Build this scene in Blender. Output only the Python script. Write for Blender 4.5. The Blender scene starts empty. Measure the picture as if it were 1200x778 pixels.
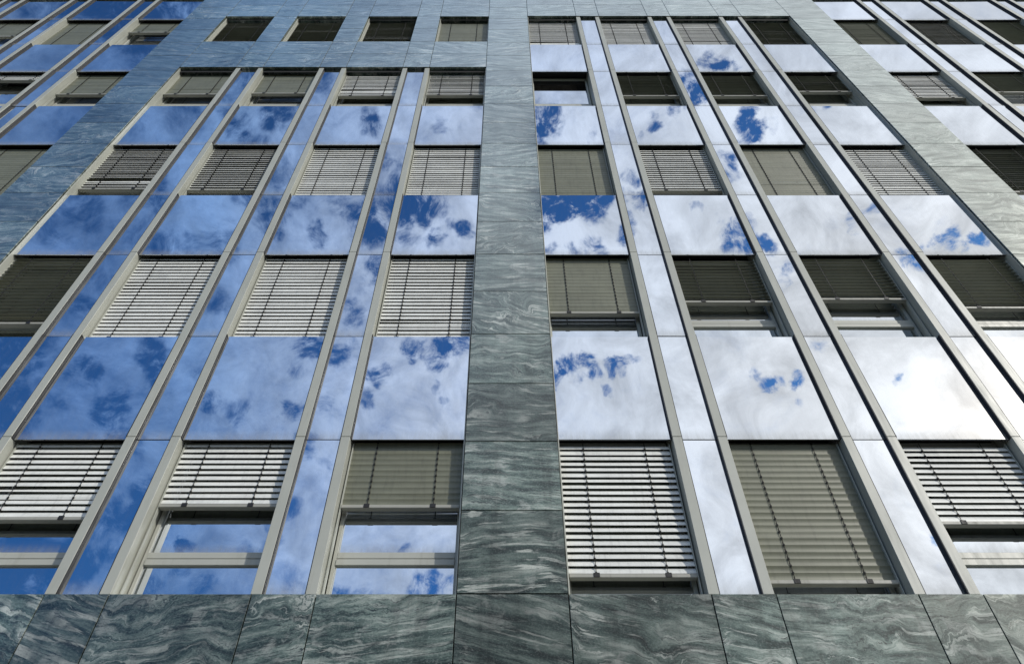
import bpy, bmesh, math, random
from mathutils import Vector, Matrix
random.seed(7)
R = math.radians
S = bpy.context.scene
COL = S.collection

# ------------------------------------------------------------------ dimensions (metres)
EYE = 1.6
D = 6.12
THETA = 48.0
FPX = 806.0
H = 3.6                       # storey
SILL0 = EYE + 3.157           # first window sill shown
WH = 1.854                    # window height
SPH = H - WH                  # spandrel height
WW, MW, NW, PW = 1.31, 0.104, 0.41, 1.045
BAY = 4*WW + 3*(NW + 2*MW) + PW
PX0 = 0.06                    # centre of the central pier
STONE_Y = -0.02
SPAN_Y = 0.045
WIN_Y = 0.250
BLIND_Y = 0.140
TOP = EYE + 22.4
def sill(r): return SILL0 + H*r
def head(r): return sill(r) + WH

# ------------------------------------------------------------------ node helpers
def new_mat(name):
    m = bpy.data.materials.new(name); m.use_nodes = True
    nt = m.node_tree; nt.nodes.clear()
    out = nt.nodes.new('ShaderNodeOutputMaterial')
    b = nt.nodes.new('ShaderNodeBsdfPrincipled')
    nt.links.new(b.outputs[0], out.inputs[0])
    return m, nt, b
def nd(nt, t, **kw):
    n = nt.nodes.new(t)
    for k, v in kw.items(): setattr(n, k, v)
    return n
def lk(nt, a, b): nt.links.new(a, b)
def setin(nt, sock, v):
    if hasattr(v, 'is_output'): nt.links.new(v, sock)
    else: sock.default_value = v
def mth(nt, op, a, b=None, clamp=False):
    n = nd(nt, 'ShaderNodeMath', operation=op, use_clamp=clamp)
    setin(nt, n.inputs[0], a)
    if b is not None: setin(nt, n.inputs[1], b)
    return n.outputs[0]
def vmth(nt, op, a, b=None, scale=None):
    n = nd(nt, 'ShaderNodeVectorMath', operation=op)
    setin(nt, n.inputs[0], a)
    if b is not None: setin(nt, n.inputs[1], b)
    if scale is not None: setin(nt, n.inputs['Scale'], scale)
    return n.outputs['Value'] if op in ('DOT_PRODUCT', 'LENGTH') else n.outputs[0]
def noise(nt, vec, scale, detail=4, rough=0.5, dist=0.0):
    n = nd(nt, 'ShaderNodeTexNoise')
    setin(nt, n.inputs['Vector'], vec)
    n.inputs['Scale'].default_value = scale; n.inputs['Detail'].default_value = detail
    n.inputs['Roughness'].default_value = rough; n.inputs['Distortion'].default_value = dist
    return n
def maprange(nt, v, a, b, c=0.0, d=1.0, smooth=False):
    n = nd(nt, 'ShaderNodeMapRange')
    if smooth: n.interpolation_type = 'SMOOTHSTEP'
    setin(nt, n.inputs[0], v)
    for i, x in enumerate((a, b, c, d)): setin(nt, n.inputs[i+1], x)
    return n.outputs[0]
def mixc(nt, f, a, b):
    n = nd(nt, 'ShaderNodeMix', data_type='RGBA')
    setin(nt, n.inputs[0], f); setin(nt, n.inputs[6], a); setin(nt, n.inputs[7], b)
    return n.outputs[2]
def ramp(nt, f, stops):
    n = nd(nt, 'ShaderNodeValToRGB'); lk(nt, f, n.inputs[0])
    e = n.color_ramp.elements
    while len(e) < len(stops): e.new(0.5)
    for q, (p, c) in zip(e, stops): q.position = p; q.color = (*c, 1)
    return n.outputs[0]
def bump(nt, h, strength, dist=0.02):
    n = nd(nt, 'ShaderNodeBump'); lk(nt, h, n.inputs['Height'])
    n.inputs['Strength'].default_value = strength; n.inputs['Distance'].default_value = dist
    return n.outputs[0]

# ------------------------------------------------------------------ materials
def stone_mat():
    m, nt, b = new_mat('veined_green_gneiss')
    geo = nd(nt, 'ShaderNodeNewGeometry')
    at = nd(nt, 'ShaderNodeAttribute'); at.attribute_type = 'GEOMETRY'; at.attribute_name = 'seed'
    sep = nd(nt, 'ShaderNodeSeparateXYZ'); lk(nt, at.outputs['Vector'], sep.inputs[0])
    off = vmth(nt, 'SCALE', at.outputs['Vector'], scale=37.0)
    p = vmth(nt, 'ADD', geo.outputs['Position'], off)
    # tilt of the grain differs from slab to slab
    rot = nd(nt, 'ShaderNodeVectorRotate', rotation_type='Y_AXIS'); lk(nt, p, rot.inputs['Vector'])
    lk(nt, mth(nt, 'MULTIPLY', mth(nt, 'SUBTRACT', sep.outputs[0], 0.5), 0.62), rot.inputs['Angle'])
    p = rot.outputs[0]
    w1 = noise(nt, p, 1.15, 2, 0.5)
    w2 = noise(nt, p, 3.6, 4, 0.6)
    swirl = maprange(nt, noise(nt, p, 1.4, 2, 0.5).outputs[0], 0.46, 0.64, 0.0, 1.0, True)
    wa = mth(nt, 'ADD', 0.07, mth(nt, 'MULTIPLY', maprange(nt, sep.outputs[1], 0.1, 1.0, 0.20, 1.6), swirl))
    wv = vmth(nt, 'SCALE', vmth(nt, 'SUBTRACT', w1.outputs['Color'], (.5, .5, .5)), scale=mth(nt, 'MULTIPLY', wa, 1.15))
    wv2 = vmth(nt, 'SCALE', vmth(nt, 'SUBTRACT', w2.outputs['Color'], (.5, .5, .5)), scale=mth(nt, 'MULTIPLY', wa, 0.42))
    pw = vmth(nt, 'ADD', vmth(nt, 'ADD', p, wv), wv2)
    n1 = noise(nt, vmth(nt, 'MULTIPLY', pw, (0.58, 0.58, 4.4)), 2.6, 10, 0.63, 0.3).outputs[0]
    n2 = noise(nt, vmth(nt, 'MULTIPLY', pw, (0.75, 0.75, 8.5)), 2.3, 9, 0.60, 0.4).outputs[0]
    n4 = noise(nt, vmth(nt, 'MULTIPLY', pw, (1.1, 1.1, 16.0)), 4.5, 6, 0.7).outputs[0]
    n3 = noise(nt, pw, 1.7, 6, 0.6).outputs[0]
    n5 = noise(nt, vmth(nt, 'MULTIPLY', vmth(nt, 'ADD', p, vmth(nt, 'SCALE', wv2, scale=.5)), (1, 1, 2.2)), 2.1, 7, 0.62, 1.4).outputs[0]
    spk = noise(nt, vmth(nt, 'MULTIPLY', p, (1, 1, 1.5)), 48.0, 4, 0.78).outputs[0]
    base = ramp(nt, n1, [(0.34, (.008, .014, .0135)), (0.44, (.028, .046, .042)), (0.505, (.064, .092, .081)),
                         (0.575, (.115, .148, .130)), (0.68, (.25, .28, .25))])
    # cloudy pale lenses and thin pale veins
    c = mixc(nt, mth(nt, 'MULTIPLY', maprange(nt, n5, 0.53, 0.66, 0, 1, True), maprange(nt, n4, 0.35, 0.6, 0.25, 0.85)), base, (.25, .265, .245, 1))
    vein = mth(nt, 'MULTIPLY', maprange(nt, n2, 0.55, 0.60, 0, 1, True), maprange(nt, n3, 0.43, 0.56, 0.08, 1.0))
    vary = nd(nt, 'ShaderNodeMath', operation='FRACT'); lk(nt, mth(nt, 'MULTIPLY', sep.outputs[2], 7.3), vary.inputs[0])
    vein = mth(nt, 'MULTIPLY', vein, maprange(nt, vary.outputs[0], 0, 1, 0.45, 1.0))
    c = mixc(nt, vein, c, (.42, .44, .40, 1))
    dk = mth(nt, 'MULTIPLY', maprange(nt, n4, 0.48, 0.38, 0, 1, True), maprange(nt, n3, 0.58, 0.42, 0.25, 1.0))
    c = mixc(nt, dk, c, (.010, .014, .016, 1))
    c = mixc(nt, maprange(nt, spk, 0.51, 0.70, 0.0, 0.5), c, (.20, .225, .21, 1))
    c = mixc(nt, maprange(nt, spk, 0.48, 0.28, 0.0, 0.6), c, (.008, .011, .011, 1))
    tone = maprange(nt, sep.outputs[2], 0, 1, 0.80, 1.75)
    tone = mth(nt, 'MULTIPLY', tone, maprange(nt, noise(nt, p, 1.6, 5, 0.6, 0.8).outputs[0], .33, .67, .78, 1.24))
    run = noise(nt, vmth(nt, 'MULTIPLY', geo.outputs['Position'], (5.5, 5.5, .22)), 1.3, 6, 0.66).outputs[0]
    tone = mth(nt, 'MULTIPLY', tone, maprange(nt, run, .46, .70, 1.0, .68, True))
    c = vmth(nt, 'SCALE', c, scale=tone)
    lk(nt, c, b.inputs['Base Color'])
    b.inputs['Roughness'].default_value = 0.5
    b.inputs['IOR'].default_value = 1.2
    # polished face: reflection that climbs steeply towards grazing view
    lw = nd(nt, 'ShaderNodeLayerWeight'); lw.inputs['Blend'].default_value = 0.5
    fr = mth(nt, 'ADD', mth(nt, 'MULTIPLY', mth(nt, 'POWER', lw.outputs['Facing'], 1.7), 1.03), .010, clamp=True)
    fr = mth(nt, 'MULTIPLY', fr, maprange(nt, n1, 0.36, 0.64, 0.80, 1.08), clamp=True)
    gl = nd(nt, 'ShaderNodeBsdfGlossy'); gl.inputs['Color'].default_value = (.95, .98, .90, 1)
    lk(nt, maprange(nt, n1, 0.35, 0.65, 0.10, 0.165), gl.inputs['Roughness'])
    mx = nd(nt, 'ShaderNodeMixShader'); lk(nt, fr, mx.inputs[0]); lk(nt, b.outputs[0], mx.inputs[1]); lk(nt, gl.outputs[0], mx.inputs[2])
    lk(nt, mx.outputs[0], [n for n in nt.nodes if n.type == 'OUTPUT_MATERIAL'][0].inputs[0])
    lk(nt, bump(nt, spk, 0.05, 0.004), b.inputs['Normal'])
    return m
def paint_mat(name, col, rough, var=0.12, metallic=0.0, dirt=0.25):
    m, nt, b = new_mat(name)
    geo = nd(nt, 'ShaderNodeNewGeometry')
    n1 = noise(nt, geo.outputs['Position'], 1.7, 5, 0.6).outputs[0]
    n2 = noise(nt, vmth(nt, 'MULTIPLY', geo.outputs['Position'], (14, 14, 1.2)), 1.0, 5, 0.65).outputs[0]
    v = maprange(nt, n1, 0.3, 0.7, 1 - var, 1 + var)
    c = vmth(nt, 'SCALE', tuple(col), scale=v)
    d = mth(nt, 'MULTIPLY', maprange(nt, n2, 0.52, 0.72, 0, 1, True), dirt)
    c = mixc(nt, d, c, (col[0]*.45, col[1]*.43, col[2]*.38, 1))
    lk(nt, c, b.inputs['Base Color'])
    lk(nt, maprange(nt, n2, 0.3, 0.7, rough*.85, rough*1.25), b.inputs['Roughness'])
    b.inputs['Metallic'].default_value = metallic
    return m
def mirror_mat(name, tint, rough, wav):
    m, nt, b = new_mat(name)
    geo = nd(nt, 'ShaderNodeNewGeometry')
    oi = nd(nt, 'ShaderNodeObjectInfo')
    tc = nd(nt, 'ShaderNodeTexCoord')
    p = vmth(nt, 'ADD', tc.outputs['Object'], vmth(nt, 'SCALE', (31.0, 17.0, 23.0), scale=oi.outputs['Random']))
    w = noise(nt, p, 1.1, 2, 0.4).outputs[0]
    lk(nt, bump(nt, w, wav, 0.01), b.inputs['Normal'])
    v = maprange(nt, oi.outputs['Random'], 0, 1, 0.94, 1.05)
    lk(nt, vmth(nt, 'SCALE', tint, scale=v), b.inputs['Base Color'])
    b.inputs['Metallic'].default_value = 1.0
    dn = noise(nt, vmth(nt, 'MULTIPLY', geo.outputs['Position'], (9, 9, 1.5)), 2.0, 6, 0.65).outputs[0]
    film = nd(nt, 'ShaderNodeBsdfDiffuse'); film.inputs['Color'].default_value = (.36, .35, .31, 1)
    mx = nd(nt, 'ShaderNodeMixShader')
    # dust that gathers along the lower edge of every sheet
    sz = nd(nt, 'ShaderNodeSeparateXYZ'); lk(nt, tc.outputs['Generated'], sz.inputs[0])
    low = mth(nt, 'MULTIPLY', maprange(nt, sz.outputs[2], 0.0, 0.10, 0.38, 0.0, True), maprange(nt, dn, 0.3, 0.65, 0.5, 1.0))
    lk(nt, mth(nt, 'ADD', low, maprange(nt, dn, 0.45, 0.8, 0.012, 0.06)), mx.inputs[0])
    lk(nt, b.outputs[0], mx.inputs[1]); lk(nt, film.outputs[0], mx.inputs[2])
    out = [n for n in nt.nodes if n.type == 'OUTPUT_MATERIAL'][0]
    lk(nt, mx.outputs[0], out.inputs[0])
    b.inputs['Roughness'].default_value = rough
    return m
def ground_mat(name, col, scale, rough=0.9):
    m, nt, b = new_mat(name)
    geo = nd(nt, 'ShaderNodeNewGeometry')
    a = noise(nt, geo.outputs['Position'], scale, 8, 0.7).outputs[0]
    c = noise(nt, geo.outputs['Position'], 0.4, 4, 0.6).outputs[0]
    v = mth(nt, 'MULTIPLY', maprange(nt, a, .3, .7, .8, 1.2), maprange(nt, c, .3, .7, .85, 1.15))
    lk(nt, vmth(nt, 'SCALE', tuple(col), scale=v), b.inputs['Base Color'])
    b.inputs['Roughness'].default_value = rough
    lk(nt, bump(nt, a, .3, .01), b.inputs['Normal'])
    return m
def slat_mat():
    """Coil-coated slat: pale paint, with shade put into the grey-olive colour of the hollow underside."""
    m, nt, b = new_mat('slat_coating_shaded_under')
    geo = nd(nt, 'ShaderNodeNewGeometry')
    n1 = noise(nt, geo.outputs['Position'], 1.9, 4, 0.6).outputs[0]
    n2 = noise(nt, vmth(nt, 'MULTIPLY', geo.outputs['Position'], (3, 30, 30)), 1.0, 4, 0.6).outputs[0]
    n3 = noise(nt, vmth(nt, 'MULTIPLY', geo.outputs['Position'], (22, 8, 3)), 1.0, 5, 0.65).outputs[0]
    c = mixc(nt, geo.outputs['Backfacing'], (.188, .193, .138, 1), (.76, .765, .72, 1))  # darker olive on the underside is shade painted into the colour
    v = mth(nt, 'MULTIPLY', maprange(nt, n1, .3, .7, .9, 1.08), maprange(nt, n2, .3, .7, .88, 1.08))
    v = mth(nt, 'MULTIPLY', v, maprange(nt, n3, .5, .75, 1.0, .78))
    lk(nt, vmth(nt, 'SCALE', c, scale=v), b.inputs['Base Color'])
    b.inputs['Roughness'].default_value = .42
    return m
M = dict(
    stone=stone_mat(),
    alu=paint_mat('warm_grey_aluminium', (.415, .425, .375), .42, .07, 0.0, .22),
    frame=paint_mat('window_frame_paint', (.43, .435, .385), .4, .06, 0.0, .2),
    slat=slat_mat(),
    rail=paint_mat('blind_rail_metal', (.36, .355, .31), .5, .06, 0.0, .25),
    dark=paint_mat('dark_backing', (.014, .015, .016), .7, .1, 0.0, .0),
    rubber=paint_mat('black_rubber', (.012, .012, .013), .6, .1, 0.0, .0),
    cord=paint_mat('dark_ladder_cord', (.014, .014, .013), .8, .1, 0.0, .0),
    mirror=mirror_mat('reflective_spandrel_glass', (.74, .78, .83), .004, .020),
    pane=mirror_mat('solar_window_glass', (.66, .71, .77), .004, .020),
    box=paint_mat('blind_box_metal', (.03, .03, .028), .6, .1, 0, 0),
    asphalt=ground_mat('asphalt', (.055, .055, .056), 60),
    paving=ground_mat('dark_forecourt_paving', (.075, .073, .066), 30),
    ground=ground_mat('mown_lawn', (.055, .068, .028), 4),
    line=ground_mat('road_paint', (.75, .75, .72), 20),
    kerb=ground_mat('kerb_granite', (.30, .30, .29), 25),
)

# ------------------------------------------------------------------ mesh helpers
class MB:
    def __init__(self): self.v = []; self.f = []; self.s = []
    def box(self, x0, x1, y0, y1, z0, z1, seed=None):
        i = len(self.v)
        self.v += [(x, y, z) for z in (z0, z1) for y in (y0, y1) for x in (x0, x1)]
        for q in ((0, 1, 5, 4), (1, 3, 7, 5), (3, 2, 6, 7), (2, 0, 4, 6), (4, 5, 7, 6), (0, 2, 3, 1)):
            self.f.append([i+k for k in q]); self.s.append(seed or (0, 0, 0))
    def build(self, name, mat, parent=None, bevel=0.0, loc=None, smooth=False):
        me = bpy.data.meshes.new(name)
        vs = self.v
        if loc is not None: vs = [(a-loc[0], b-loc[1], c-loc[2]) for a, b, c in vs]
        me.from_pydata(vs, [], self.f); me.update()
        if any(x != (0, 0, 0) for x in self.s):
            at = me.attributes.new('seed', 'FLOAT_VECTOR', 'FACE')
            for k, x in enumerate(self.s): at.data[k].vector = x
        if bevel:
            bm = bmesh.new(); bm.from_mesh(me)
            bmesh.ops.bevel(bm, geom=list(bm.edges), offset=bevel, segments=1, affect='EDGES', profile=0.5)
            bm.to_mesh(me); bm.free()
        if smooth:
            for p in me.polygons: p.use_smooth = True
        me.materials.append(mat)
        o = bpy.data.objects.new(name, me); COL.objects.link(o)
        if parent is not None: o.parent = parent
        if loc is not None: o.location = loc
        return o
def rel(o, root):      # place a world-located child under a located root
    o.location = Vector(o.location) - root.location
    o.parent = root
    return o
def empty(name, loc=(0, 0, 0)):
    o = bpy.data.objects.new(name, None); COL.objects.link(o); o.location = loc
    o.empty_display_size = 0.2
    return o

# ------------------------------------------------------------------ columns
def openings(bay):            # left edges of the four window openings of a bay (0 = right of central pier)
    x = PX0 + bay*BAY + PW/2
    return [x + k*(WW + NW + 2*MW) for k in range(4)]
LW, LM, CM, RW = openings(-2), openings(-1), openings(0), openings(1)
COLS = {}
for k in range(4):
    COLS['W%d' % (3-k)] = LW[k]; COLS['L%d' % k] = LM[k]; COLS['C%d' % k] = CM[k]; COLS['X%d' % k] = RW[k]

building = empty('office_building', (0, 0, 0))
building['label'] = 'grey-green stone office building with mirrored glass bands and pale aluminium mullions'
building['category'] = 'building'
B = building

# ---- core behind everything
XL, XR = LW[0], RW[3] + WW
c = MB(); c.box(XL, XR, 0.36, 11.0, 0, TOP-0.05); c.build('core_wall', M['dark'], B)

def rseed(): return (random.random(), random.random(), random.random())
GAP = 0.005
def slabs(mb, x0, x1, zs, y1=0.32, sw=None):
    for z0, z1 in zip(zs[:-1], zs[1:]):
        s = rseed()
        if sw is not None: s = (s[0], sw*0.5+s[1]*0.5, s[2])
        mb.box(x0+GAP, x1-GAP, STONE_Y + random.uniform(-.0012, .0012), y1, z0+GAP, z1-GAP, s)
ZP = [0.0, 0.35]
z = SILL0 - 0.022 - 0.9*4
while z < TOP:
    if z > 0.6: ZP.append(z)
    z += 0.9
ZP.append(TOP)
# ---- piers: the central one, and one each side
for n in (-1, 0, 1):
    x = PX0 + n*BAY
    mb = MB(); slabs(mb, x-PW/2, x+PW/2, ZP)
    o = mb.build('stone_pier', M['stone'], B, bevel=0.002)
    # joint backing
    mb = MB(); mb.box(x-PW/2+.012, x+PW/2-.012, 0.02, 0.27, 0.02, TOP-.02)
    mb.build('joint_backing', M['dark'], o)
# ---- base course under the lowest windows (panel joints line up with the mullions)
def xjoints(ops, lo, hi):
    js = [lo]
    for k, x in enumerate(ops):
        if k > 0: js.append(x)
        if k < len(ops)-1: js.append(x + WW)
    js.append(hi)
    return js
ZB = [zz for zz in ZP if zz < SILL0 - 0.01]
for nm, ops in (('LM', LM), ('CM', CM), ('LW', LW), ('RW', RW)):
    mb = MB(); lo, hi = ops[0], ops[-1] + WW
    js = [lo] + [j for k in range(len(ops)-1) for j in (ops[k]+WW+.02, ops[k+1]+.005)] + [hi]
    zs = ZB + [SILL0 - 0.022]
    zs = sorted(set(round(q, 4) for q in zs))
    zs = [q for i, q in enumerate(zs) if i == 0 or q - zs[i-1] > 0.1]
    for i in range(len(js)-1):
        slabs(mb, js[i], js[i+1], zs, sw=1.0 if i % 2 else 0.3)
    o = mb.build('stone_base', M['stone'], B, bevel=0.002)
    mb = MB(); mb.box(lo+.01, hi-.01, 0.02, 0.27, 0.02, SILL0-.04); mb.build('joint_backing', M['dark'], o)
# ---- stone at the top
LINT = 0.115
def topstone(ops, z0, name, punched=False):
    lo, hi = ops[0], ops[-1] + WW
    js = [lo] + [j for k in range(len(ops)-1) for j in (ops[k]+WW, ops[k+1])] + [hi]
    mb = MB()
    if not punched:
        zs = [z0]
        while zs[-1] + 0.9 < TOP - .3: zs.append(zs[-1] + 0.95)
        zs.append(TOP)
        for i in range(len(js)-1): slabs(mb, js[i], js[i+1], zs)
        o = mb.build(name, M['stone'], B, bevel=0.002)
        k = MB(); k.box(lo+.01, hi-.01, .02, .27, z0+.01, TOP-.02); k.build('joint_backing', M['dark'], o)
    else:
        s4, h4 = sill(4) + .03, head(4) + .08
        zs1 = [z0, (z0+s4)/2, s4]
        zs2 = [s4, s4 + (h4-s4)*.5, h4]
        zs3 = [h4, h4+.95, h4+1.9, TOP]
        k = MB()
        for i in range(len(js)-1):
            slabs(mb, js[i], js[i+1], zs1)
            if i % 2: slabs(mb, js[i], js[i+1], zs2)
            slabs(mb, js[i], js[i+1], zs3)
            if i % 2: k.box(js[i]+.012, js[i+1]-.012, .02, .27, s4, h4)
        k.box(lo+.01, hi-.01, .02, .27, z0+.012, s4-.012); k.box(lo+.01, hi-.01, .02, .27, h4+.012, TOP-.02)
        o = mb.build(name, M['stone'], B, bevel=0.002)
        k.build('joint_backing', M['dark'], o)
topstone(CM, head(4) + LINT, 'stone_parapet')
topstone(LM, head(3) + LINT, 'stone_parapet', True)
WTOP = head(4) + SPH
for ops in (LW, RW): topstone(ops, WTOP + .02, 'stone_parapet')

# ---- mullions (each profile in storey lengths, with fine joints at the spandrel feet)
def mullion(x0, x1, z0, z1, y1=0.31):
    mb = MB()
    cuts = [z0] + [head(r) + 0.012 for r in range(-1, 5) if z0 + .1 < head(r) + .012 < z1 - .1] + [z1]
    for a, b in zip(cuts[:-1], cuts[1:]):
        mb.box(x0, x1, 0.0, y1, a + .0025, b - .0025)
    return mb.build('mullion', M['alu'], B, bevel=0.003)
zl, zr, zw = head(3) + LINT - .004, head(4) + LINT - .004, WTOP + .016
for ops, zt in ((LM, zl), (CM, zr), (LW, zw), (RW, zw)):
    for k in range(len(ops)-1):
        mullion(ops[k] + WW, ops[k] + WW + MW, SILL0 - .02, zt)
        mullion(ops[k+1] - MW, ops[k+1], SILL0 - .02, zt)
# ---- thin jambs against the stone piers
for ops, zt in ((LM, zl), (CM, zr), (LW, zw), (RW, zw)):
    for x0, x1 in ((ops[0] + .003, ops[0] + .016), (ops[-1] + WW - .016, ops[-1] + WW - .003)):
        mb = MB(); mb.box(x0, x1, 0.004, .31, SILL0 - .018, zt); mb.build('side_jamb', M['alu'], B, bevel=.002)
for x in LM:
    for x0, x1 in ((x + .003, x + .016), (x + WW - .016, x + WW - .003)):
        mb = MB(); mb.box(x0, x1, 0.03, .31, sill(4)+.032, head(4)+.078); mb.build('side_jamb', M['alu'], B, bevel=.002)

# ---- glazing
def tilt(o, a=0.13):
    o.rotation_euler = (R(random.gauss(0, a)), 0, R(random.gauss(0, a)))
def sheet(name, x0, x1, z0, z1, y, mat, parent, t=0.012, jit=0.13):
    mb = MB(); cx, cz = (x0+x1)/2, (z0+z1)/2
    mb.box(x0, x1, y, y+t, z0, z1)
    o = mb.build(name, mat, parent, bevel=.0015, loc=(cx, y, cz))
    tilt(o, jit)
    return o
EDGE = 0.010
def gasket(o, x0, x1, z0, z1, deep):
    g = MB()
    for a, b in ((x0 + .0005, x0 + .0075), (x1 - .0075, x1 - .0005)): g.box(a, b, .003, SPAN_Y + .012, z0 + .001, z1 - .001)
    y0 = SPAN_Y + .016
    g.box(x0 + .001, x1 - .001, y0, y0 + .012 + max(0, deep - y0), z0 + (.0005 if deep else .0045), z1 - (.0005 if deep else .0065))
    g = g.build('gasket', M['rubber'], None, loc=tuple(o.location)); g.parent = o; g.location = (0, 0, 0)
    g.rotation_euler = (0, 0, 0)
def spandrel(x, z0, z1):
    o = sheet('spandrel_glass', x + EDGE, x + WW - EDGE, z0 + .004, z1 - .006, SPAN_Y, M['mirror'], B)
    gasket(o, x, x + WW, z0, z1, 0)
def side(x, z0, z1):
    o = sheet('side_glass', x + EDGE*.7, x + NW - EDGE*.7, z0 + .006, z1 - .006, SPAN_Y, M['mirror'], B)
    gasket(o, x, x + NW, z0, z1, .27)
def window(x, r, z0=None, z1=None, transom=True):
    z0 = z0 or sill(r); z1 = z1 or head(r)
    f = MB(); y0, y1 = WIN_Y, WIN_Y + .06
    st = .040
    a, b = x + .004, x + WW - .004
    a += .0125; b -= .0125
    f.box(a, a + st, y0, y1, z0, z1 + .12); f.box(b - st, b, y0, y1, z0, z1 + .12)
    f.box(a + st, b - st, y0 + .001, y1, z0, z0 + .05)
    if transom:
      f.box(a + st, b - st, y0 - .012, y1, z0 + .412, z0 + .479)      # transom
      f.box(a + st, b - st, y0 - .004, y1, z0 + .489, z0 + .557)      # lower rail of the upper sash
      f.box(a + st, b - st, y0 + .02, y1 - .01, z0 + .478, z0 + .490)
    f.box(a + st, b - st, y0 + .001, y1, z1 + .06, z1 + .12)
    o = f.build('window', M['frame'], B, bevel=.003)
    for q0, q1 in (((z0 + .05, z0 + .412), (z0 + .557, z1 + .06)) if transom else ((z0 + .05, z1 + .06),)):
        sheet('pane', a + st + .001, b - st - .001, q0, q1, WIN_Y + .022, M['pane'], o, jit=.10)
    s = MB(); s.box(x + .0175, x + WW - .0175, SPAN_Y + .014, WIN_Y - .003, z0 - .03, z0 - .006)
    s.build('sill', M['alu'], o, bevel=.002)
    # open-bottomed box over the window that the blind drops from
    h = MB(); zt = z1 + .26
    h.box(x + .0175, x + WW - .0175, SPAN_Y + .013, SPAN_Y + .018, z1 + .004, zt)
    h.box(x + .0175, x + WW - .0175, SPAN_Y + .019, WIN_Y + .08, zt, zt + .01)
    h.box(x + .0175, x + WW - .0175, WIN_Y + .062, WIN_Y + .08, z1 + .10, zt - .001)
    h.build('blind_box', M['box'], o)
rows_of = lambda c: range(0, 5) if c[0] in 'LC' else range(1, 5)
for c, x in COLS.items():
    top = 3 if c[0] == 'L' else 4
    for r in rows_of(c):
        if c[0] == 'L' and r == 4: window(x, 4, sill(4)+.03, head(4)+.0)
        else: window(x, r, transom=(c, r) not in (('C0', 1), ('C0', 0), ('C1', 0)))
        if r < top: spandrel(x, head(r), sill(r+1))
    if c[0] in 'WX':
        spandrel(x, head(4), WTOP)
        spandrel(x, sill(1) - SPH, sill(1)); spandrel(x, SILL0 - .01, head(0))
for ops, c in ((LM, 'L'), (CM, 'C'), (LW, 'W'), (RW, 'X')):
    for k in range(len(ops)-1):
        x = ops[k] + WW + MW
        top = 3 if c == 'L' else 4
        r0 = 0 if c in 'LC' else 3
        if c in 'WX': side(x, SILL0 - .015, sill(3))
        for r in range(r0, top+1):
            z1 = head(r) + (LINT if r == top and c in 'LC' else 0)
            side(x, (sill(r) if r else SILL0 - .015), z1)
            if r < top: side(x, head(r), sill(r+1))
            elif c in 'WX': side(x, head(4), WTOP)

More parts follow.
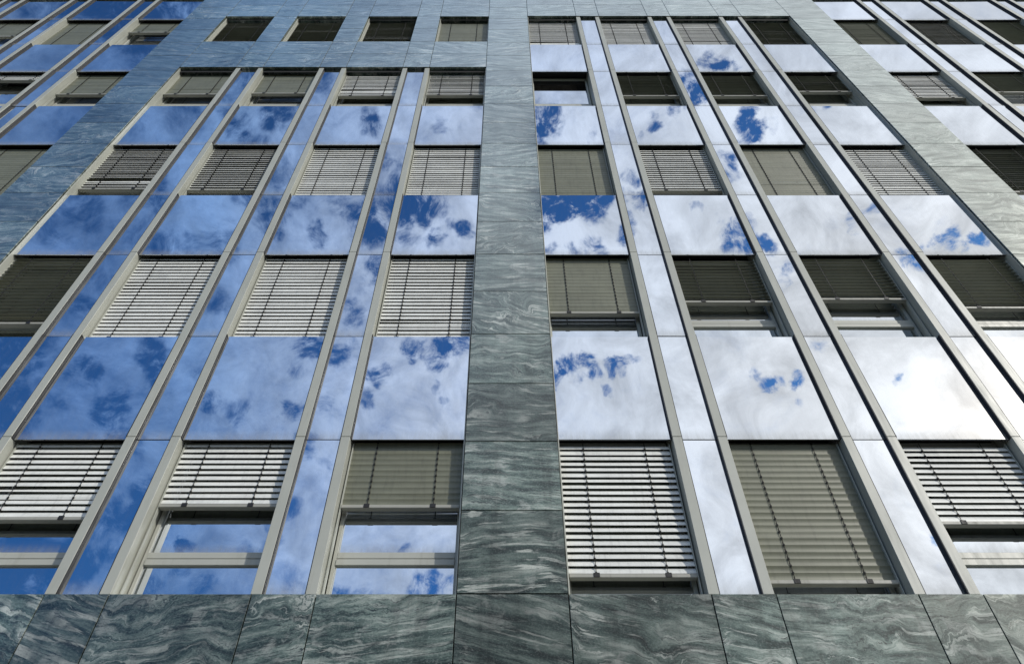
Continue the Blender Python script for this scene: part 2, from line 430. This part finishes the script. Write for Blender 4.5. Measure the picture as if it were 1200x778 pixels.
# ------------------------------------------------------------------ blinds
PITCH = 0.076
ZH = 0.005        # first slat hangs this far above the head, inside the box
def make_blind(col, r, drop, a_deg, jam=0, label=''):
    """drop: height of rail underside above sill; a_deg: +outer edge down, -inner edge down"""
    x = COLS[col]
    z0, z1 = sill(r), head(r)
    if col[0] == 'L' and r == 4: z0 += .03
    x0, x1 = x + .030, x + WW - .030
    zb = z0 + drop
    root = empty('venetian_blind', ((x0+x1)/2, BLIND_Y, zb))
    root['label'] = label; root['category'] = 'window blind'; root['group'] = 'venetian blinds in the facade windows'
    rng = random.Random(ord(col[0])*131 + int(col[1])*17 + r*7)
    cx, cy, cz = root.location
    # slats: one mesh, arched sections
    me = MB(); w = .080; nseg = 4
    zs = []; q = zb + .048 + PITCH*.55
    while q < z1 + ZH: zs.append(q); q += PITCH
    for i, zc in enumerate(zs):
        jz = rng.gauss(0, .0018); aa = R(a_deg + rng.gauss(0, 1.6) + (rng.choice((-7, 6)) if rng.random() < .05 else 0))
        sag = rng.uniform(-.002, .0035)
        tw = R(rng.gauss(0, .5))
        if jam and i in (jam, jam+1): aa += R(16 if i == jam else -12); jz -= .006; tw += R(5)
        N = 6
        base = len(me.v)
        for k in range(N+1):
            t = k/N; xx = x0 + (x1-x0)*t
            a = aa + tw*(t-.5)*2
            zz = zc + jz - sag*4*t*(1-t)
            for j in range(nseg+1):
                u = (j/nseg - .5)*w                       # u<0 = outer edge
                hgt = .0075*(1 - (2*j/nseg - 1)**2)        # crown upwards
                yy = u*math.cos(a) - hgt*math.sin(a)
                z_ = u*math.sin(a) + hgt*math.cos(a)
                me.v.append((xx - cx, yy, zz + z_ - cz))
        for k in range(N):
            for j in range(nseg):
                p = base + k*(nseg+1) + j
                me.f.append([p, p+1, p+nseg+2, p+nseg+1]); me.s.append((0, 0, 0))
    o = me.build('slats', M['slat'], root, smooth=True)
    o['kind'] = 'thing'
    # ladder cords in front of and behind the slats, with a rung at each slat
    aa = abs(R(a_deg)); yo = w/2*math.cos(aa) + .004
    for t in (.215, .775):
        cm = MB(); xx = x0 + (x1-x0)*t - cx
        for sy in (-1, 1):
            cm.box(xx-.0035, xx+.0035, sy*yo-.0012, sy*yo+.0012, .03, z1 + ZH - cz)
        for zc in zs:                                       # slot with lift tape through every slat
            d = (-1 if a_deg > 0 else 1)
            oz = d*w/2*math.sin(aa)
            cm.box(xx-.010, xx+.010, -yo-.0035, -yo+.005, zc - cz + oz - .008, zc - cz + oz + .011)
        cm.build('ladder_cord', M['cord'], root)
    # bottom rail
    rm = MB(); rm.box(x0-cx, x1-cx, -.036, .036, 0, .042)
    ro = rm.build('bottom_rail', M['rail'], root, bevel=.006)
    for t in (.215, .775):
        cm = MB(); xx = x0 + (x1-x0)*t - cx
        cm.box(xx-.031, xx+.031, -.043, -.0365, .002, .050)
        cm.box(xx-.018, xx+.018, -.0365, .03, .0425, .052)
        cm.build('rail_clip', M['rubber'], ro, bevel=.003)
    # guide rails at both ends of the slats
    for xa, xb in ((x + .0165, x0 - .001), (x1 + .001, x + WW - .0165)):
        g = MB(); g.box(xa-cx, xb-cx, -.022, .022, z0 - cz - .02, z1 + ZH - cz)
        g.build('guide_rail', M['alu'], root)
    return root
ROWN = ['bottom window row', 'second window row', 'third window row', 'fourth window row', 'top window row']
COLN = {'L3': 'just left of the central stone pier', 'L2': 'second column left of the central pier',
        'L1': 'third column left of the central pier', 'L0': 'just right of the left stone pier',
        'C0': 'just right of the central stone pier', 'C1': 'second column right of the central pier',
        'C2': 'third column right of the central pier', 'C3': 'just left of the right stone pier',
        'W0': 'just left of the left stone pier', 'W1': 'second column left of the left pier',
        'W2': 'third column left of the left pier',
        'X0': 'just right of the right stone pier', 'X1': 'second column right of the right pier',
        'X2': 'third column right of the right pier'}
BL = [  # column, row, rail height over sill, slat angle, look
    ('L1', 0, 0.843, 66, 'bright striped blind, partly raised'), ('L2', 0, 1.0, 68, 'bright striped blind, partly raised'),
    ('L3', 0, 0.99, -84, 'closed olive blind, partly raised'),
    ('C0', 0, 0.205, 64, 'bright striped blind, almost fully lowered'), ('C1', 0, 0.14, -84, 'closed olive blind, almost fully lowered'),
    ('C2', 0, 0.79, 66, 'bright striped blind, partly raised'),
    ('L0', 1, 0.32, 25, 'dark striped blind'), ('L1', 1, .02, 73, 'bright striped blind, fully lowered'),
    ('L2', 1, .02, 74, 'bright striped blind, fully lowered'), ('L3', 1, .02, 72, 'bright striped blind, fully lowered'),
    ('C0', 1, 0.543, -88, 'closed olive blind, partly raised'), ('C1', 1, 0.784, 26, 'dark slatted blind, half raised'),
    ('C2', 1, 0.843, 25, 'dark slatted blind, half raised'), ('C3', 1, 0.652, 17, 'dark olive blind, partly raised'),
    ('L0', 2, 0.3, 62, 'dark finely lined blind'), ('L1', 2, 0.27, 63, 'dark finely lined blind'),
    ('L2', 2, .02, 74, 'pale striped blind'), ('L3', 2, .02, 74, 'pale striped blind'),
    ('C0', 2, .04, -88, 'closed olive blind'), ('C1', 2, 0.25, 70, 'grey striped blind'),
    ('C2', 2, .02, -88, 'closed olive blind'), ('C3', 2, .03, 73, 'pale striped blind'),
    ('L0', 3, 0.73, -88, 'closed olive blind, partly raised'), ('L1', 3, 0.78, -88, 'closed olive blind, partly raised'),
    ('L2', 3, 0.646, 73, 'grey striped blind, partly raised'), ('L3', 3, 0.69, 69, 'dark striped blind, partly raised'),
    ('C1', 3, 0.65, 49, 'dark lined blind, partly raised'), ('C2', 3, 0.65, 49, 'dark lined blind, partly raised'),
    ('C3', 3, 0.876, 50, 'dark lined blind, partly raised'),
    ('L0', 4, .04, 55, 'dark brown blind in stone opening'), ('L1', 4, .04, 54, 'dark brown blind in stone opening'),
    ('L2', 4, .04, 56, 'dark brown blind in stone opening'), ('L3', 4, .04, -88, 'pale olive blind in stone opening'),
    ('C0', 4, .02, 75, 'grey blind with a bent slat'), ('C1', 4, .02, 76, 'plain grey blind'),
    ('C2', 4, .02, 75, 'grey lined blind'), ('C3', 4, .02, 55, 'dark brown blind'),
    ('W0', 4, 1.05, -88, 'closed olive blind, partly raised'), ('W1', 4, .02, -88, 'closed olive blind, fully lowered'),
    ('W2', 4, 0.75, -88, 'closed olive blind'), ('W0', 3, 0.73, -88, 'closed olive blind, partly raised'),
    ('W1', 3, 1.51, 78, 'pale grey blind, half raised'), ('W0', 2, .04, -88, 'closed olive blind'),
    ('X0', 4, .02, -60, 'dark olive blind'), ('X1', 4, .02, 60, 'dark striped blind'), ('X2', 4, .02, -39, 'olive blind'),
    ('X0', 3, 0.55, 74, 'grey striped blind, partly raised'), ('X1', 3, 0.84, -39, 'olive blind, partly raised'),
    ('X0', 2, 0.2, 46, 'dark olive striped blind'),
]
for c, r, dr, a, look in BL:
    make_blind(c, r, dr, a, jam=3 if (c, r) in (('C0', 4), ('L1', 0), ('L2', 3), ('L0', 2), ('L3', 1)) else 0,
               label='%s, %s, %s' % (look, ROWN[r], COLN[c]))

# ------------------------------------------------------------------ ground
def plate(name, x0, x1, y0, y1, z0, z1, mat, bevel=0):
    mb = MB(); mb.box(x0, x1, y0, y1, z0, z1); o = mb.build(name, mat, None, bevel); o['kind'] = 'structure'; return o
mb = MB(); mb.v = [(-900, -900, -.004-.13), (900, -900, -.004-.13), (900, 900, -.004-.13), (-900, 900, -.004-.13)]; mb.f = [[0, 1, 2, 3]]; mb.s = [(0, 0, 0)]
g = mb.build('ground', M['ground']); g['kind'] = 'structure'
plate('pavement', -60, 60, -7.5, 14, -.13, 0, M['paving'])
plate('kerb', -60, 60, -7.7, -7.504, -.13, .004, M['kerb'], .01)
plate('road', -200, 200, -16, -7.704, -.30, -.125, M['asphalt'])
mb = MB()
for k in range(-20, 21): mb.box(k*6-1.5, k*6+1.5, -11.95, -11.80, -.125, -.121)
o = mb.build('road_marking', M['line']); o['kind'] = 'structure'

# ------------------------------------------------------------------ sun and sky
SUN = Vector((.619, -.603, .503)).normalized()
sl = bpy.data.lights.new('sun', 'SUN'); sl.energy = 2.4; sl.angle = R(0.7); sl.color = (1.0, .955, .88)
so = bpy.data.objects.new('sun', sl); COL.objects.link(so)
so.rotation_euler = (-SUN).to_track_quat('-Z', 'Y').to_euler(); so.location = SUN*60

W = bpy.data.worlds.new('World'); S.world = W; W.use_nodes = True
nt = W.node_tree; nt.nodes.clear()
out = nd(nt, 'ShaderNodeOutputWorld')
sky = nd(nt, 'ShaderNodeTexSky', sky_type='NISHITA'); sky.sun_disc = False
sky.sun_elevation = math.asin(SUN.z); sky.sun_rotation = math.atan2(SUN.x, SUN.y)
sky.air_density = 1.0; sky.dust_density = 0.3; sky.ozone_density = 4.0
tc = nd(nt, 'ShaderNodeTexCoord'); DIR = tc.outputs['Generated']
AX = Vector((0, -math.cos(R(THETA)), math.sin(R(THETA))))   # middle of the sky that faces the building
UPV = Vector((0, math.sin(R(THETA)), math.cos(R(THETA))))
def sdir(u, v):      # a direction in the sky, as horizontal/vertical offset from that middle
    return (AX*FPX + Vector((1, 0, 0))*(u-593) + UPV*(389-v)).normalized()
# ragged warp
w1 = noise(nt, DIR, 7.0, 3, .55); w2 = noise(nt, DIR, 26.0, 4, .6)
wd = vmth(nt, 'ADD', vmth(nt, 'SCALE', vmth(nt, 'SUBTRACT', w1.outputs['Color'], (.5, .5, .5)), scale=.060),
          vmth(nt, 'SCALE', vmth(nt, 'SUBTRACT', w2.outputs['Color'], (.5, .5, .5)), scale=.045))
DW = vmth(nt, 'NORMALIZE', vmth(nt, 'ADD', DIR, wd))
HOLES = [  # openings in the cloud layer: place, size, depth
 (130,8,40,.55),(205,8,34,.6),(60,12,30,.3),(165,65,20,.35),(95,140,26,.15),(160,138,18,.3),(225,140,20,.25),(255,95,22,.5),(300,92,18,.5),
 (330,130,16,.6),(285,142,14,.45),(300,165,14,.4),(375,100,16,.35),(435,146,11,.55),(432,130,9,.35),(525,142,9,.3),(560,128,7,.3),(455,95,12,.2),
 (95,245,22,.3),(60,275,22,.2),(190,285,18,.4),(235,287,16,.35),(265,284,14,.35),(292,232,14,.5),(165,225,22,.35),(150,270,16,.25),
 (320,245,14,.5),(375,278,10,.6),(400,238,14,.35),(350,232,12,.35),(330,200,16,.4),(310,265,12,.4),(440,250,26,.75),(436,280,16,.45),(455,195,10,.4),(468,200,12,.3),
 (482,235,20,.75),(508,236,16,.6),(550,264,10,.7),(495,262,9,.55),(512,281,10,.55),(470,258,10,.55),(530,262,7,.4),(475,285,10,.45),(497,290,8,.4),
 (250,345,16,.35),(275,372,14,.3),(440,325,12,.6),(415,370,12,.5),(428,345,8,.2),(110,330,14,.2),(90,368,16,.35),
 (10,430,30,.75),(5,492,28,.75),(40,410,22,.4),(88,430,16,.55),(120,472,18,.6),(172,432,15,.45),(165,408,18,.5),(140,500,14,.45),(60,470,14,.25),(25,395,20,.4),
 (255,482,13,.6),(290,492,12,.4),(362,408,14,.65),(345,490,11,.6),(352,440,10,.3),(240,440,9,.2),(385,415,12,.5),(400,400,8,.3),(372,480,8,.35),
 (487,418,12,.75),(515,425,13,.85),(535,408,14,.85),(437,450,10,.6),(425,476,8,.5),(512,460,5,.35),(447,437,8,.5),(522,475,5,.25),
 (168,575,20,.75),(115,602,22,.6),(150,606,14,.5),(90,660,26,.6),(130,640,16,.35),(160,520,10,.2),(355,530,12,.6),(335,600,13,.5),(330,642,12,.45),(375,545,6,.2),(350,680,16,.2),
 (20,632,24,.4),(30,682,50,.85),(218,632,9,.8),(185,622,8,.3),(170,686,18,.65),(210,668,10,.4),(240,686,12,.35),(290,640,9,.3),(483,637,6,.5),(505,680,13,.75),(395,690,14,.6),(531,676,7,.6),(430,684,10,.45),(460,690,10,.35),(520,690,8,.35),
 (640,135,15,.95),(632,160,12,.8),(655,150,8,.5),(690,165,6,.3),(652,235,24,1.1),(685,237,20,1.0),(638,252,16,.9),(662,250,12,.7),(690,291,13,.85),(731,268,11,.8),(645,292,7,.6),(668,291,7,.5),(724,234,7,.6),(726,250,6,.5),(705,255,5,.3),
 (745,240,9,.7),(741,214,10,.7),(756,236,8,.6),(770,147,8,.6),(795,128,7,.6),(752,160,5,.35),(843,66,12,.9),(855,78,9,.8),(808,88,9,.7),(818,112,15,1.05),
 (818,246,5,.45),(866,264,14,1.0),(882,284,11,.9),(842,256,6,.5),(866,285,8,.6),(875,151,11,.9),(888,152,9,.8),(873,138,8,.7),(876,127,8,.7),(905,145,6,.4),
 (995,262,7,.55),(850,186,12,.65),(858,200,8,.4),(893,292,9,.6),(920,316,12,.5),(918,335,7,.3),(1020,248,8,.6),(1104,290,15,.95),(1138,284,11,.95),(1062,303,15,.75),(1070,318,10,.5),(1105,270,12,.25),(970,128,8,.65),(940,135,9,.6),(960,160,6,.2),
 (665,430,12,.85),(688,424,11,.9),(727,425,9,.7),(704,451,6,.55),(652,440,9,.8),(716,430,7,.6),(738,420,6,.5),(655,498,5,.4),(883,438,9,.7),(894,456,9,.85),(908,451,8,.75),(936,444,9,.75),(928,450,6,.5),(937,470,5,.3),
 (1062,443,7,.55),(1054,452,5,.35),(1176,443,6,.6),(1196,424,6,.55),(961,411,10,.45),(1099,634,9,.65),(1093,622,6,.45),(770,330,10,.12),(1000,215,8,.15),
]
acc = None
for (u, v, r, wt) in HOLES:
    d0 = sdir(u, v)
    ca = d0.dot(sdir(u + r*1.6, v))
    dp = vmth(nt, 'DOT_PRODUCT', DW, tuple(d0))
    g = maprange(nt, dp, ca, 1.0, 0.0, wt, True)
    acc = g if acc is None else mth(nt, 'ADD', acc, g)
wsp = noise(nt, DIR, 5.0, 3, .55)
DS = vmth(nt, 'ADD', DIR, vmth(nt, 'SCALE', vmth(nt, 'SUBTRACT', wsp.outputs['Color'], (.5, .5, .5)), scale=.16))
fb = noise(nt, DS, 14.0, 9, .64, .25).outputs[0]
fbh = noise(nt, DS, 38.0, 7, .68, .2).outputs[0]
fb2 = noise(nt, DIR, 4.0, 4, .55).outputs[0]
sunD = vmth(nt, 'DOT_PRODUCT', DIR, tuple(SUN))
base = maprange(nt, sunD, .35, .92, .40, 1.0)
F = mth(nt, 'ADD', base, mth(nt, 'MULTIPLY', mth(nt, 'SUBTRACT', fb, .5), 1.15))
F = mth(nt, 'ADD', F, mth(nt, 'MULTIPLY', mth(nt, 'SUBTRACT', fb2, .5), .45))
F = mth(nt, 'ADD', F, mth(nt, 'MULTIPLY', mth(nt, 'SUBTRACT', fbh, .5), .80))
F = mth(nt, 'SUBTRACT', F, mth(nt, 'MULTIPLY', acc, maprange(nt, fbh, .34, .66, 1.7, .25)))
dens = maprange(nt, F, -.30, .98, 0.0, 1.0, True)
# cloud brightness: forward scattering towards the sun, grey where thick
sp = mth(nt, 'MAXIMUM', sunD, 0.0)
br = mth(nt, 'ADD', 1.0, mth(nt, 'MULTIPLY', mth(nt, 'POWER', sp, 14.0), .10))
br = mth(nt, 'ADD', br, mth(nt, 'MULTIPLY', mth(nt, 'POWER', sp, 90.0), .55))
br = mth(nt, 'ADD', br, mth(nt, 'MULTIPLY', mth(nt, 'POWER', sp, 1500.0), 6.0))
fb3 = noise(nt, DIR, 13.0, 7, .62, .7).outputs[0]
br = mth(nt, 'MULTIPLY', br, maprange(nt, fb3, .32, .62, .70, 1.08))
cc = ramp(nt, sunD, [(.0, (.40, .42, .44)), (.22, (.20, .34, .62)), (.30, (.19, .35, .69)), (.45, (.27, .45, .79)), (.70, (.68, .79, 1.0)), (.90, (.89, .94, 1.02)), (.988, (1.0, 1.0, 1.0)), (1.0, (1.08, .99, .88))])
bgs = nd(nt, 'ShaderNodeBackground'); bgs.inputs['Strength'].default_value = .088
lk(nt, vmth(nt, 'MULTIPLY', sky.outputs[0], (.34, .80, 1.22)), bgs.inputs['Color'])
bgc = nd(nt, 'ShaderNodeBackground'); lk(nt, cc, bgc.inputs['Color']); lk(nt, br, bgc.inputs['Strength'])
mx = nd(nt, 'ShaderNodeMixShader'); lk(nt, dens, mx.inputs[0]); lk(nt, bgs.outputs[0], mx.inputs[1]); lk(nt, bgc.outputs[0], mx.inputs[2])
lk(nt, mx.outputs[0], out.inputs[0])

# ------------------------------------------------------------------ camera
cam = bpy.data.cameras.new('camera'); co = bpy.data.objects.new('camera', cam); COL.objects.link(co)
co.location = (0, -D, EYE); co.rotation_euler = (R(90 + THETA), 0, 0)
cam.sensor_width = 36; cam.lens = FPX/1200*36; cam.shift_x = 7/1200
cam.clip_start = .05; cam.clip_end = 3000
S.camera = co
S.view_settings.view_transform = 'Standard'; S.view_settings.look = 'None'
S.view_settings.exposure = 0.0; S.view_settings.gamma = 1.0; S.view_settings.use_curve_mapping = False
S.cycles.max_bounces = 8; S.cycles.glossy_bounces = 6; S.cycles.diffuse_bounces = 3
